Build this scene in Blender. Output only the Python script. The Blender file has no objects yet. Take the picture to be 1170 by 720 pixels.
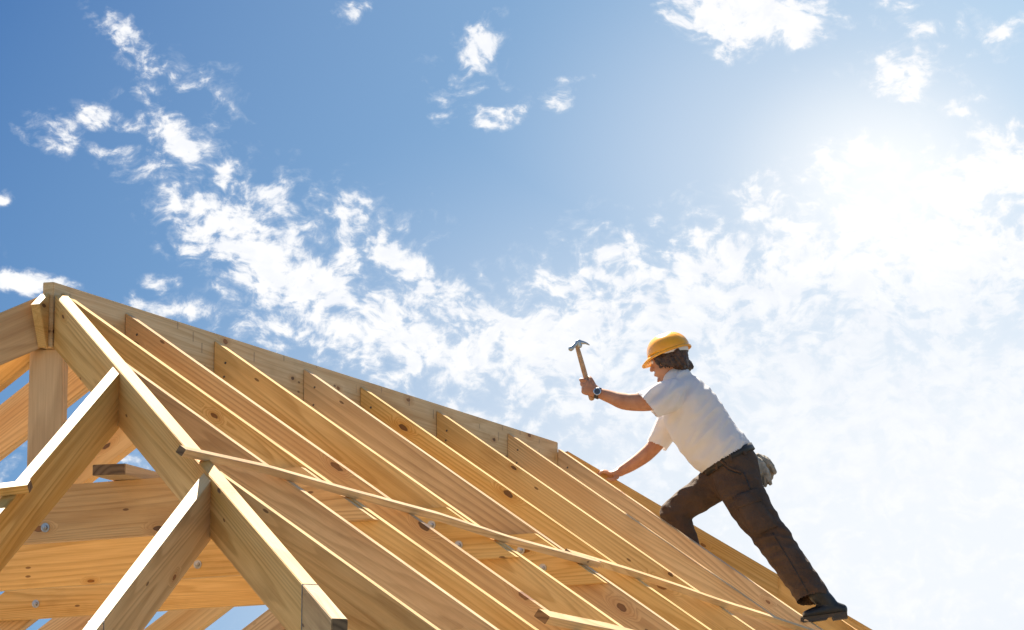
import bpy, bmesh, math, random
from mathutils import Vector, Matrix, noise
random.seed(11)
V = Vector
scene = bpy.context.scene
COL = scene.collection
# ------------------------------------------------------------------ measured geometry (metres, origin = left end of the ridge line)
T = 0.6826                       # roof slope (rise / run)
L = 5.70                         # ridge length
CAM = V((-13.83209, -7.29616, -2.43169))
YAW, PITCH, ROLL = 0.3688, 0.1494, 0.00576
FPX = 4500.0                     # focal length in photo pixels (photo is 1170 wide)
GROUND = -4.35

def cam_axes():
    f = V((math.cos(PITCH)*math.cos(YAW), math.cos(PITCH)*math.sin(YAW), math.sin(PITCH)))
    r = V((math.sin(YAW), -math.cos(YAW), 0)); u = r.cross(f)
    c, s = math.cos(ROLL), math.sin(ROLL)
    return c*r+s*u, -s*r+c*u, f
RX, UX, FX = cam_axes()
def ray(px, py):
    return (RX*((px-585)/FPX) - UX*((py-360)/FPX) + FX)
def hit(px, py, n, d):           # where the sight line through a photo point meets the plane n.p = d
    n = V(n); r = ray(px, py)
    return CAM + r*((d-n.dot(CAM))/n.dot(r))

# ------------------------------------------------------------------ materials
def newmat(name):
    m = bpy.data.materials.new(name); m.use_nodes = True
    nt = m.node_tree; nt.nodes.clear()
    out = nt.nodes.new('ShaderNodeOutputMaterial'); b = nt.nodes.new('ShaderNodeBsdfPrincipled')
    nt.links.new(b.outputs[0], out.inputs[0])
    return m, nt, b, out
class N:
    def __init__(s, nt): s.nt = nt
    def n(s, t, **k):
        x = s.nt.nodes.new(t)
        for a, b in k.items(): setattr(x, a, b)
        return x
    def put(s, v, sock):
        if hasattr(v, 'is_linked') or isinstance(v, bpy.types.NodeSocket): s.nt.links.new(v, sock)
        else: sock.default_value = v
    def math(s, op, a, b=0.0, c=None, clamp=False):
        x = s.n('ShaderNodeMath', operation=op); x.use_clamp = clamp
        s.put(a, x.inputs[0]); s.put(b, x.inputs[1])
        if c is not None: s.put(c, x.inputs[2])
        return x.outputs[0]
    def vmath(s, op, a, b=(0, 0, 0)):
        x = s.n('ShaderNodeVectorMath', operation=op); s.put(a, x.inputs[0]); s.put(b, x.inputs[1])
        return x
    def smooth(s, v, a, b, lo=0.0, hi=1.0, kind='SMOOTHSTEP'):
        x = s.n('ShaderNodeMapRange'); x.interpolation_type = kind
        s.put(v, x.inputs[0]); s.put(a, x.inputs[1]); s.put(b, x.inputs[2]); s.put(lo, x.inputs[3]); s.put(hi, x.inputs[4])
        return x.outputs[0]
    def mix(s, f, a, b, mode='MIX'):
        x = s.n('ShaderNodeMix', data_type='RGBA', blend_type=mode)
        s.put(f, x.inputs[0])
        s.put(a if not isinstance(a, tuple) else (*a, 1), x.inputs[6]); s.put(b if not isinstance(b, tuple) else (*b, 1), x.inputs[7])
        return x.outputs[2]
    def noise(s, vec, scale, detail=3, rough=.5, dist=0.0):
        x = s.n('ShaderNodeTexNoise'); s.put(vec, x.inputs['Vector']); x.inputs['Scale'].default_value = scale
        x.inputs['Detail'].default_value = detail; x.inputs['Roughness'].default_value = rough; x.inputs['Distortion'].default_value = dist
        return x.outputs[0]

def wood_mat(name, light=(.79, .53, .26), dark=(.51, .30, .125), grey=0.0, joints=False, rings=1.0, endgrain=False):
    m, nt, b, out = newmat(name); k = N(nt)
    tc = k.n('ShaderNodeTexCoord'); oi = k.n('ShaderNodeObjectInfo')
    rnd = oi.outputs['Random']
    off = k.n('ShaderNodeCombineXYZ')
    k.put(k.math('MULTIPLY', rnd, 57.0), off.inputs[0]); k.put(k.math('MULTIPLY', rnd, 31.0), off.inputs[1]); k.put(k.math('MULTIPLY', rnd, 83.0), off.inputs[2])
    P = k.vmath('ADD', tc.outputs['Object'], off.outputs[0]).outputs[0]
    if endgrain:
        d = k.vmath('MULTIPLY', tc.outputs['Object'], (0, 1, 1)).outputs[0]
        d = k.vmath('ADD', d, (0, .05, .12)).outputs[0]
        r = k.n('ShaderNodeVectorMath', operation='LENGTH'); k.put(d, r.inputs[0])
        v = k.math('ADD', k.math('MULTIPLY', r.outputs['Value'], 130), k.math('MULTIPLY', k.noise(P, 12), 3))
        ring = k.math('ABSOLUTE', k.math('SINE', v))
        c = k.mix(ring, (.10, .058, .028), (.21, .13, .065))
        c = k.mix(k.smooth(k.noise(P, 60, 4), .35, .7), c, (.22, .13, .07), 'MULTIPLY') if False else c
        k.put(c, b.inputs['Base Color']); b.inputs['Roughness'].default_value = .8
        return m
    # knots: sparse cells of a stretched 3D Voronoi; the grain bends round them
    sp = k.n('ShaderNodeSeparateXYZ'); k.put(P, sp.inputs[0])
    kc2 = k.n('ShaderNodeCombineXYZ'); k.put(k.math('MULTIPLY', sp.outputs[0], 1.9), kc2.inputs[0]); k.put(k.math('MULTIPLY', sp.outputs[2], 4.6), kc2.inputs[1])
    kv = kc2.outputs[0]
    vo = k.n('ShaderNodeTexVoronoi', voronoi_dimensions='2D', feature='F1'); k.put(kv, vo.inputs['Vector']); vo.inputs['Scale'].default_value = 1.0
    vo.inputs['Randomness'].default_value = .9
    sep = k.n('ShaderNodeSeparateColor'); k.put(vo.outputs['Color'], sep.inputs[0])
    kth = k.smooth(k.math('FRACT', k.math('MULTIPLY', rnd, 3.77)), 0, 1, .25, .72, 'LINEAR')
    has = k.smooth(k.math('SUBTRACT', sep.outputs[0], kth), 0, .02)
    wob = k.math('MULTIPLY', k.math('SUBTRACT', k.noise(P, 30, 2), .5), .06)
    dist = k.math('ADD', vo.outputs['Distance'], wob)
    size = k.math('ADD', .035, k.math('MULTIPLY', k.math('MULTIPLY', sep.outputs[1], sep.outputs[1]), .042))
    knot = k.math('MULTIPLY', k.smooth(dist, k.math('MULTIPLY', size, .75), size, 1, 0), has)
    halo = k.math('MULTIPLY', k.smooth(dist, size, k.math('MULTIPLY', size, 3.2), 1, 0), has)
    # rings / cathedral grain
    gv = k.vmath('MULTIPLY', P, (.26, 2.2, 4.6)).outputs[0]
    big = k.noise(gv, 1.0, 2, .45)
    g = k.math('ADD', k.math('MULTIPLY', big, k.smooth(k.math('FRACT', k.math('MULTIPLY', rnd, 29.3)), 0, 1, 12.0*rings, 36.0*rings, 'LINEAR')), k.math('MULTIPLY', sp.outputs[2], 34.0))
    g = k.math('ADD', g, k.math('MULTIPLY', halo, 3.2))
    fr = k.math('FRACT', g)
    late = k.math('MULTIPLY', k.smooth(fr, .25, .85), k.smooth(fr, .86, .99, 1, 0))
    fib = k.noise(k.vmath('MULTIPLY', P, (5, 190, 190)).outputs[0], 1.0, 3, .6)
    tone = k.noise(k.vmath('MULTIPLY', P, (.9, 3, 7)).outputs[0], 1.0, 3, .5)
    c = k.mix(k.math('MULTIPLY', late, k.smooth(k.noise(P, 1.1, 2), .35, .65, .34, .72)), light, dark)
    c = k.mix(k.smooth(tone, .35, .72), c, (.90, .80, .70), 'MULTIPLY')
    red = k.math('MULTIPLY', k.smooth(tone, .52, .75), .38)
    c = k.mix(red, c, (.62, .32, .11))
    c = k.mix(k.smooth(fib, .3, .75, 0, .33), c, (.62, .50, .38), 'MULTIPLY')
    c = k.mix(k.math('MULTIPLY', halo, .45), c, (.52, .25, .09))
    kc = k.mix(k.smooth(sep.outputs[2], .35, .65), (.30, .115, .035), (.13, .06, .028))
    ringk = k.smooth(k.math('DIVIDE', dist, size), .35, .95)
    kc = k.mix(k.math('MULTIPLY', ringk, .5), kc, (.07, .035, .02))
    c = k.mix(k.math('MULTIPLY', knot, .93), c, kc)
    # pin knots, small splits, handling dirt
    pc2 = k.n('ShaderNodeCombineXYZ'); k.put(k.math('MULTIPLY', sp.outputs[0], 5.0), pc2.inputs[0]); k.put(k.math('MULTIPLY', sp.outputs[2], 13.0), pc2.inputs[1])
    pv = k.n('ShaderNodeTexVoronoi', voronoi_dimensions='2D'); k.put(pc2.outputs[0], pv.inputs['Vector']); pv.inputs['Scale'].default_value = 1
    sp2 = k.n('ShaderNodeSeparateColor'); k.put(pv.outputs['Color'], sp2.inputs[0])
    pin = k.math('MULTIPLY', k.smooth(pv.outputs['Distance'], .05, .08, 1, 0), k.smooth(sp2.outputs[0], .93, .94))
    c = k.mix(k.math('MULTIPLY', pin, .8), c, (.13, .06, .03))
    dirt = k.smooth(k.noise(k.vmath('MULTIPLY', P, (2.2, 5, 6)).outputs[0], 1.0, 6, .62), .52, .76, 0, .38)
    c = k.mix(dirt, c, (.46, .36, .26), 'MULTIPLY')
    # per board tint
    hs = k.n('ShaderNodeHueSaturation'); k.put(c, hs.inputs['Color'])
    r2 = k.math('FRACT', k.math('MULTIPLY', rnd, 7.31)); r3 = k.math('FRACT', k.math('MULTIPLY', rnd, 13.7))
    k.put(k.smooth(r2, 0, 1, .80, 1.08, 'LINEAR'), hs.inputs['Value']); k.put(k.smooth(r3, 0, 1, .90-grey, 1.14-grey, 'LINEAR'), hs.inputs['Saturation'])
    k.put(k.smooth(r3, 0, 1, .503, .506, 'LINEAR'), hs.inputs['Hue'])
    c = hs.outputs[0]
    if joints:     # finger joints and dark glue marks of a laminated beam
        jv = k.n('ShaderNodeTexVoronoi', voronoi_dimensions='3D'); k.put(k.vmath('MULTIPLY', P, (3.4, .3, 16)).outputs[0], jv.inputs['Vector']); jv.inputs['Scale'].default_value = 1
        sj = k.n('ShaderNodeSeparateXYZ'); dv = k.vmath('SUBTRACT', k.vmath('MULTIPLY', P, (3.4, .3, 16)).outputs[0], jv.outputs['Position'])
        k.put(dv.outputs[0], sj.inputs[0])
        a = k.smooth(k.math('ABSOLUTE', sj.outputs[0]), .012, .03, 1, 0); bb = k.smooth(k.math('ABSOLUTE', sj.outputs[2]), .3, .42, 1, 0)
        sjc = k.n('ShaderNodeSeparateColor'); k.put(jv.outputs['Color'], sjc.inputs[0])
        mk = k.math('MULTIPLY', k.math('MULTIPLY', a, bb), k.smooth(sjc.outputs[0], .45, .5))
        lam = k.math('FRACT', k.math('MULTIPLY', sp.outputs[2], 24.0)); lm = k.math('MULTIPLY', k.smooth(lam, 0, .06, 1, 0), .5)
        c = k.mix(k.math('MULTIPLY', mk, .5), c, (.2, .12, .07)); c = k.mix(lm, c, (.3, .19, .1))
    k.put(c, b.inputs['Base Color'])
    b.inputs['Roughness'].default_value = .62
    b.inputs['Specular IOR Level'].default_value = .35
    bmp = k.n('ShaderNodeBump'); bmp.inputs['Strength'].default_value = .22; bmp.inputs['Distance'].default_value = .0018
    hgt = k.math('SUBTRACT', k.math('ADD', k.math('MULTIPLY', late, .5), fib), knot)
    k.put(hgt, bmp.inputs['Height']); k.put(bmp.outputs[0], b.inputs['Normal'])
    return m
WOOD = wood_mat('pine_rafter')
WOOD_RIDGE = wood_mat('laminated_pine', light=(.84, .63, .38), dark=(.66, .44, .23), joints=True, rings=.6)
WOOD_RAW = wood_mat('rough_batten', light=(.62, .45, .27), dark=(.42, .27, .14), grey=.12)
ENDG = wood_mat('end_grain', endgrain=True)

def simple(name, col, rough=.6, metal=0, bump=None, var=None, spec=.5):
    m, nt, b, out = newmat(name); k = N(nt)
    tc = k.n('ShaderNodeTexCoord')
    b.inputs['Roughness'].default_value = rough; b.inputs['Metallic'].default_value = metal; b.inputs['Specular IOR Level'].default_value = spec
    c = (*col, 1)
    if var:
        c2, sc = var
        c = k.mix(k.smooth(k.noise(tc.outputs['Object'], sc, 4, .6), .32, .68), col, c2)
    k.put(c, b.inputs['Base Color'])
    if bump:
        sc, st, dd = bump
        bm_ = k.n('ShaderNodeBump'); bm_.inputs['Strength'].default_value = st; bm_.inputs['Distance'].default_value = dd
        k.put(k.noise(tc.outputs['Object'], sc, 4, .6), bm_.inputs['Height']); k.put(bm_.outputs[0], b.inputs['Normal'])
    return m
STEEL = simple('galvanised_steel', (.50, .50, .50), .42, 1.0, (60, .3, .001), ((.32, .33, .34), 40))
SKIN = simple('tanned_skin', (.42, .19, .105), .5, 0, (140, .25, .0012), ((.52, .26, .15), 16), .35)
SKIN.node_tree.nodes['Principled BSDF'].inputs['Subsurface Weight'].default_value = .12
SKIN.node_tree.nodes['Principled BSDF'].inputs['Subsurface Radius'].default_value = (.02, .008, .004)
HAIRM = simple('brown_hair', (.035, .018, .009), .55, 0, None, ((.085, .042, .020), 55))
TROUS = simple('brown_work_cloth', (.072, .045, .030), .85, 0, (24, .8, .016), ((.094, .060, .041), 9), .2)
BELT = simple('dark_belt', (.018, .015, .013), .55)
BOOT = simple('black_leather', (.009, .009, .009), .5, 0, (80, .4, .002), ((.018, .017, .016), 30))
SOLE = simple('rubber_sole', (.07, .055, .04), .8, 0, (60, .4, .002))
HELM = simple('yellow_plastic', (.92, .41, .010), .22, 0, None, ((.85, .35, .010), 14))
HELM.node_tree.nodes['Principled BSDF'].inputs['Coat Weight'].default_value = .25
BAND = simple('white_headband', (.72, .72, .70), .6)
GLOVE = simple('worn_grey_leather', (.26, .225, .18), .9, 0, (90, .6, .002), ((.40, .35, .28), 25), .2)
HEADM = simple('forged_steel', (.42, .48, .52), .36, .85, (50, .25, .001), ((.27, .31, .34), 22))
HANDLE = simple('ash_handle', (.50, .32, .17), .5, 0, None, ((.40, .23, .11), 30))
WATCHM = simple('watch_case', (.55, .55, .55), .25, 1.0)
STRAP = simple('watch_strap', (.02, .02, .022), .5)
DIAL = simple('watch_dial', (.05, .06, .08), .15)
EYEM = simple('eye_white', (.7, .66, .62), .3)
BUTTON = simple('dark_stud', (.03, .03, .035), .35, .6)
def shirt_mat():
    m, nt, b, out = newmat('white_cotton'); k = N(nt)
    tc = k.n('ShaderNodeTexCoord')
    b.inputs['Base Color'].default_value = (.84, .84, .84, 1); b.inputs['Roughness'].default_value = .9; b.inputs['Specular IOR Level'].default_value = .15
    tr = k.n('ShaderNodeBsdfTranslucent'); tr.inputs[0].default_value = (.85, .82, .78, 1)
    mx = k.n('ShaderNodeMixShader'); mx.inputs[0].default_value = .30
    nt.links.new(b.outputs[0], mx.inputs[1]); nt.links.new(tr.outputs[0], mx.inputs[2]); nt.links.new(mx.outputs[0], out.inputs[0])
    bm_ = k.n('ShaderNodeBump'); bm_.inputs['Strength'].default_value = .6; bm_.inputs['Distance'].default_value = .014
    k.put(k.noise(k.vmath('MULTIPLY', tc.outputs['Object'], (.7, .7, 1.5)).outputs[0], 13, 3, .5, .6), bm_.inputs['Height'])
    k.put(bm_.outputs[0], b.inputs['Normal'])
    return m
SHIRT = shirt_mat()

# ------------------------------------------------------------------ object helpers
def link(o, parent=None):
    COL.objects.link(o)
    if parent is not None:
        o.parent = parent
        o.matrix_parent_inverse = Matrix.Identity(4)
    return o
def tag(o, label=None, cat=None, group=None, kind=None):
    if label: o['label'] = label
    if cat: o['category'] = cat
    if group: o['group'] = group
    if kind: o['kind'] = kind
    return o
def set_world(o, M):            # world matrix for an object whose parent (if any) already stands where it should
    o.matrix_basis = (WORLD[o.parent.name].inverted() @ M) if o.parent else M
    WORLD[o.name] = M.copy()
WORLD = {}
def frame(O, X, up=(0, 0, 1)):
    X = V(X).normalized(); Y = V(up).cross(X).normalized(); Z = X.cross(Y)
    M = Matrix((X, Y, Z)).transposed().to_4x4(); M.translation = V(O)
    return M
def prism(name, poly, th, mats, M, parent=None, bev=.0022, y0=None, endcut=None):
    """board: outline poly in its own x-z plane, thickness th along y; M places it"""
    bm = bmesh.new(); a = -th/2 if y0 is None else y0; b_ = a+th
    def sh(x, y): return x + (endcut(x, y) if endcut else 0)
    va = [bm.verts.new((sh(x, a), a, z)) for x, z in poly]; vb = [bm.verts.new((sh(x, b_), b_, z)) for x, z in poly]
    n = len(poly)
    bm.faces.new(va); bm.faces.new(list(reversed(vb)))
    for i in range(n):
        j = (i+1) % n; bm.faces.new((va[j], va[i], vb[i], vb[j]))
    bmesh.ops.recalc_face_normals(bm, faces=bm.faces)
    if bev: bmesh.ops.bevel(bm, geom=list(bm.edges), offset=bev, segments=2, affect='EDGES', clamp_overlap=True)
    me = bpy.data.meshes.new(name)
    for f in bm.faces: f.material_index = 1 if (len(mats) > 1 and abs(f.normal.x) > .62) else 0
    bm.to_mesh(me); bm.free()
    for m in mats: me.materials.append(m)
    o = bpy.data.objects.new(name, me); link(o, parent); set_world(o, M)
    return o
def mesh_obj(name, verts, faces, mat, parent=None, M=None, smooth=False):
    me = bpy.data.meshes.new(name); me.from_pydata([tuple(v) for v in verts], [], faces); me.update()
    for m in (mat if isinstance(mat, list) else [mat]): me.materials.append(m)
    if smooth: me.polygons.foreach_set('use_smooth', [True]*len(me.polygons))
    o = bpy.data.objects.new(name, me); link(o, parent); set_world(o, M if M is not None else (WORLD[parent.name] if parent else Matrix.Identity(4)))
    return o
def empty(name, loc=(0, 0, 0), M=None):
    o = bpy.data.objects.new(name, None); o.empty_display_size = .2; link(o); set_world(o, M if M is not None else Matrix.Translation(V(loc))); return o

W = .056; WR = .062; WC = .048; D = .213      # hips and jacks, common rafters, collar ties               # board thickness, plumb depth
def sloped(name, A, B, mats=(WOOD, ENDG), w=W, d=D, parent=None, cutA=0.0, cutB=0.0, end='plumb'):
    """timber whose top edge runs A to B, both ends cut plumb; cutA/cutB skew the ends across the thickness"""
    A, B = V(A), V(B); X = (B-A); ln = X.length; M = frame(A, X); Mi = M.to_3x3().inverted(); pl = Mi @ V((0, 0, -1))
    p = [(0, 0), (ln, 0), (ln+pl.x*d, pl.z*d), (pl.x*d, pl.z*d)]
    def ec(x, y): return cutA*y if x < ln*.5 else cutB*y
    return prism(name, p, w, list(mats), M, parent, endcut=ec if (cutA or cutB) else None)

# ------------------------------------------------------------------ ridge, hips, rafters
def on_roof(x, y): return V((x, y, -T*abs(y)))
RIDGE_TOP = .018
r = prism('ridge_beam', [(-.07, RIDGE_TOP), (5.672, RIDGE_TOP), (5.672, -.245), (-.07, -.245)], .048, [WOOD_RIDGE, WOOD_RIDGE], frame((0, 0, 0), (1, 0, 0)))
tag(r, 'long pale laminated ridge beam along the top of the roof frame', 'ridge beam')

NAILM = simple('dull_nail', (.16, .15, .14), .5, .8)
def nail(P_, n, parent, r=.0055):
    M_ = frame(P_, V(n), up=(0, 0, 1) if abs(V(n).normalized().z) < .9 else (0, 1, 0)); seg = 10
    vs = [(h, rr*math.cos(2*math.pi*i/seg), rr*math.sin(2*math.pi*i/seg)) for h, rr in ((-.01, r*.5), (.0004, r*.5), (.0004, r), (.0016, r), (.0020, .0004)) for i in range(seg)]
    fs = [(j*seg+i, j*seg+(i+1) % seg, (j+1)*seg+(i+1) % seg, (j+1)*seg+i) for j in range(4) for i in range(seg)]
    mesh_obj('nail', vs, fs, NAILM, parent, M_)
names = ['first', 'second', 'third', 'fourth', 'fifth', 'sixth', 'seventh', 'eighth']
GN, GF = 'rafters of the near roof slope', 'rafters of the far roof slope'
TAIL0, TAIL1 = 2.30, 2.62
xs = [.030, .593, 1.446, 2.393, 3.042, 3.991, 4.961, 5.700]
def spliced(name, A, B, fr, label, cat, group, w=W, **kw):
    """a rafter that carries a short tail piece and the steel plate at the joint"""
    A, B = V(A), V(B); C = A.lerp(B, fr); dirv = (B-A).normalized()
    o = sloped(name, A, C, w=w, **kw); tag(o, label, cat, group)
    sloped('nail_plate', C+dirv*.0005, C+dirv*.0035, (STEEL,), w=w+.004, d=D*.94, parent=o)
    sloped('rafter_tail', C+dirv*.004, B, parent=o, d=D*.98, w=w)
    return o
for i, x in enumerate(xs):
    lab = {0: 'common rafter meeting the left ridge end right beside the broad hip rafter',
           7: 'last common rafter at the right ridge end, in front of the man\'s knee'}.get(i, 'common rafter on the near slope, %s from the left along the ridge' % names[i])
    o = spliced('common_rafter', (x, -.0255, -.017), on_roof(x, -TAIL1), TAIL0/TAIL1, lab, 'rafter', GN, w=WR)
    for q, dz in ((.055, .055), (.050, .125), (.062, .185)): nail((x-WR/2-.0002, -.0255-q, -.017-T*q-dz+random.uniform(-.01, .01)), (-1, .3, .2), o)
    lab = {0: 'sunlit far slope rafter seen behind the upright post at left',
           7: 'far slope rafter at the right end of the ridge beam'}.get(i, 'far slope rafter opposite the %s near common rafter from the left' % names[i])
    xf = x + (.004 if i % 2 else -.004)
    o = sloped('common_rafter', (xf, .0255, -.017), on_roof(xf, TAIL1), w=WR); tag(o, lab, 'rafter', GF)

def hip(name, x0, sx, sy, h0, h1, hj, label, group='hip rafters at the roof corners'):
    A = V((x0+sx*h0, sy*h0, -T*h0)); B = V((x0+sx*h1, sy*h1, -T*h1)); fr = (hj-h0)/(h1-h0)
    A.z = -T*h0; B.z = -T*h1
    return spliced(name, A, B, fr, label, 'rafter', group)
hip('hip_rafter', 0, -1, -1, .052, 2.222, 2.03, 'broad hip rafter running down from the left ridge end towards the viewer')
hip('hip_rafter', 0, -1, 1, .052, 2.6, 2.3, 'hip rafter going left out of the picture from the ridge end')
hip('hip_rafter', 5.74, 1, -1, .03, 2.6, 2.3, 'right hip rafter against the sky under the man\'s supporting hand')
hip('hip_rafter', 5.74, 1, 1, .03, 2.6, 2.3, 'rear right hip rafter hidden mostly behind the kneeling man')

def jack_near(x0, h, end, label, sx=-1, fr=None, group='jack rafters of the near roof slope'):
    A = V((x0+sx*h, -h-.034, -T*(h+.034)))
    B = V((x0+sx*h, -end, -T*end))
    return spliced('jack_rafter', A, B, (TAIL0-h)/(end-h), label, 'rafter', group, cutA=sx*1.0)
jack_near(0, .519, TAIL1, 'upper short rafter leaving the left hip on the near slope, crossed by the batten')
jack_near(0, 1.272, TAIL1, 'lower short rafter leaving the left hip on the near slope, below the batten')
jack_near(5.74, .93, TAIL1, 'upper jack rafter of the right hip, behind and under the man\'s boot', sx=1)
jack_near(5.74, 1.66, TAIL1, 'lower jack rafter of the right hip at the bottom right corner', sx=1)
def jack_end(h, end, j, label):
    A = V((-h-.034, -h, -T*(h+.034))); B = V((-end, -h, -T*end))
    return spliced('jack_rafter', A, B, (j-h)/(end-h), label, 'rafter', 'jack rafters of the left hip end', cutA=1.0)
jack_end(.596, TAIL1, 2.32, 'upper grey brown jack rafter going down left from the hip, carrying the short batten')
jack_end(1.338, TAIL1, 2.19, 'lower jack rafter going down left from the hip at the bottom')

# stub in the middle of the hip end, king post
M = frame((-.072, .012, 0), (-1, 0, 0))
o = prism('stub_block', [(0, -.028), (.082, -.083), (.012, -.245), (0, -.245)], .040, [WOOD, WOOD], M); tag(o, 'short wedge cut block fixed to the left end of the ridge beam', 'timber block')
M = frame((-.012, .020, -.247), (0, 0, -1), up=(1, 0, 0))
o = prism('king_post', [(0, -.022), (.538, -.022), (.538, .022), (0, .022)], .152, [WOOD, ENDG], M); tag(o, 'upright flat post under the left end of the ridge beam', 'post')

# collar ties: boards across the frame, bolted to the faces of rafters
TILT = .035
def bolt(P_, parent, r=.0185):
    n = V((-1, 0, 0)); vs, fs = [], []
    prof = [(0, r), (.0035, r), (.004, r*.56), (.013, r*.56), (.014, r*.3), (.019, r*.3), (.0195, 0.0001)]
    seg = 24
    for j, (h, rr) in enumerate(prof):
        for s in range(seg):
            a = 2*math.pi*s/seg; q = rr
            if j in (2, 3): q = rr*(1/ max(math.cos((a % (math.pi/3))-math.pi/6), .5))*.92
            vs.append((-h, q*math.cos(a), q*math.sin(a)))
    for j in range(len(prof)-1):
        for s in range(seg):
            s2 = (s+1) % seg; fs.append((j*seg+s, j*seg+s2, (j+1)*seg+s2, (j+1)*seg+s))
    return mesh_obj('bolt', vs, fs, STEEL, parent, Matrix.Translation(P_))
def collar(x, ztop, dep, label, bolts=(), yn=None, yf=None):
    """x = centre of the board; its ends are cut flush with the roof slopes"""
    zt = lambda y: ztop - TILT*y
    zb = lambda y: ztop - dep - TILT*y
    c = .006
    def meet(fn, s):     # y where z = -T|y| - c crosses the edge line
        y = s*1.0
        for _ in range(40): y = s*(-(fn(y))-c)/T
        return y
    pts = [(meet(zt, -1), 0), (meet(zt, 1), 0), (meet(zb, 1), 1), (meet(zb, -1), 1)]
    A = V((x, pts[0][0], zt(pts[0][0]))); X = V((0, 1, -TILT)); M = frame(A, X); Mi = M.inverted()
    poly = []
    for y, k_ in pts:
        q = Mi @ V((x, y, zt(y) if k_ == 0 else zb(y))); poly.append((q.x, q.z))
    o = prism('collar_tie', poly, WC, [WOOD, ENDG], M, bev=.001); tag(o, label, 'collar tie', 'collar ties bolted across the roof frame')
    for px, py in bolts:
        bolt(hit(px, py, (1, 0, 0), x-WC*.5-.0006), o)
    return o
gap = (WR+WC)/2 + .0006
collar(xs[0]-gap, -.795, .222, 'nearest grey brown collar tie under the flat plank, at left', [(52, 603)])
collar(xs[2]-gap, -.815, .228, 'orange middle collar tie behind the grey brown one', [(226, 645), (493, 600), (524, 623)])
collar(xs[3]-gap, -.842, .238, 'farthest and lowest of the three orange collar ties', [(41, 690), (595, 629), (620, 649)])
collar(xs[7]+gap, -.835, .225, 'collar tie at the right ridge end that carries the man\'s front foot')

# loose plank lying on the collar ties
o = prism('loose_plank', [(0, -.0215), (2.75, -.0215), (2.75, .0215), (0, .0215)], .143, [WOOD_RAW, ENDG], frame((-.20, -.352, -.757), (1, -.01, -.0165)))
tag(o, 'flat loose plank lying on the grey brown collar tie, dark end towards viewer', 'plank')

# battens on the slopes
def batten_path(name, pts, w, h, n, label, parent=None, group=None):
    """slightly bent lath following pts (in the roof plane, top centre), n = plane normal"""
    n = V(n).normalized(); ring = []
    O = pts[0]; X = (pts[-1]-pts[0]).normalized(); M = frame(O, X, up=n); Mi = M.inverted()
    vs, fs = [], []
    e = .0018
    sec = [(-w/2+e, 0), (w/2-e, 0), (w/2, -e), (w/2, -h+e), (w/2-e, -h), (-w/2+e, -h), (-w/2, -h+e), (-w/2, -e)]
    for p in pts:
        q = Mi @ p
        for y, z in sec: vs.append((q.x, q.y+y, q.z+z))
    k = len(sec)
    for i in range(len(pts)-1):
        for j in range(k): fs.append((i*k+j, (i+1)*k+j, (i+1)*k+(j+1) % k, i*k+(j+1) % k))
    fs.append(tuple(range(k))); fs.append(tuple(reversed(range((len(pts)-1)*k, len(pts)*k))))
    o = mesh_obj(name, vs, fs, [WOOD, ENDG], None, M)
    for pg in o.data.polygons[-2:]: pg.material_index = 1
    tag(o, label, 'batten', group)
    return o
def slope_pts(pix, h, fine=6):
    out = [hit(px, py, (0, -T, 1), h/ math.cos(math.atan(T))) for px, py in pix]     # top face lies h above the roof plane
    res = []
    for a, b in zip(out, out[1:]):
        for s in range(fine): res.append(a.lerp(b, s/fine))
    res.append(out[-1]); return res
NS = (0, -T, 1)
HB = .030
GB = 'thin battens lying across the rafters'
batten_path('roof_batten', slope_pts([(209, 511), (305, 532), (400, 559), (500, 586), (585, 614), (640, 629), (684, 641)], HB), .030, HB-.001, NS,
            'long thin batten starting on the left hip and crossing the near rafters', group=GB)
batten_path('roof_batten', slope_pts([(650, 629), (720, 650), (780, 670), (825, 686), (870, 700), (942, 724), (1010, 748)], HB+.0), .034, HB-.001, NS,
            'second batten continuing right, its end lapping the first, below the man', group=GB)
batten_path('roof_batten', slope_pts([(622, 700), (660, 708), (700, 716), (800, 742), (900, 770)], .036), .058, .035, NS,
            'lowest batten with a dark cut end at the bottom edge of the frame', group=GB)
b2 = [hit(px, py, (T, 0, 1), .030/math.cos(math.atan(T))) for px, py in ((36, 552), (0, 555), (-90, 566))]
b2 = [hit(px, py, (-T, 0, 1), .034/math.cos(math.atan(T))) for px, py in ((33, 551), (0, 555), (-90, 564))]
batten_path('roof_batten', b2, .045, .033, (-T, 0, 1), 'short batten lying on the upper left jack rafter at the left edge', group=GB)

# walls under the eaves and the ground (both below the picture)
def wall(A, B, nst, label):
    A, B = V(A), V(B); X = (B-A).normalized(); ln = (B-A).length
    e = empty('stud_wall', (A.x, A.y, GROUND+.12)); tag(e, label, 'wall', 'timber stud walls under the roof frame')
    zt = -T*2.2-.30
    for z in (zt, GROUND+.16): prism('wall_plate', [(0, 0), (ln, 0), (ln, -.05), (0, -.05)], .14, [WOOD, ENDG], frame((A.x, A.y, z), X), e)
    for i in range(nst):
        p = A + X*(.08+(ln-.16)*i/(nst-1)); hh = zt-.052-(GROUND+.162)
        prism('wall_stud', [(0, -.07), (hh, -.07), (hh, .07), (0, .07)], .05, [WOOD, ENDG], frame((p.x, p.y, GROUND+.162), (0, 0, 1), up=X), e)
ex = 2.2
wall((-ex, -ex+.1, 0), (5.74+ex, -ex+.1, 0), 16, 'open stud wall carrying the near eaves')
wall((-ex, ex-.1, 0), (5.74+ex, ex-.1, 0), 16, 'open stud wall carrying the far eaves')
wall((-ex+.1, -ex+.25, 0), (-ex+.1, ex-.25, 0), 8, 'open stud wall under the left hip end')
wall((5.74+ex-.1, -ex+.25, 0), (5.74+ex-.1, ex-.25, 0), 8, 'open stud wall under the right hip end')
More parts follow.
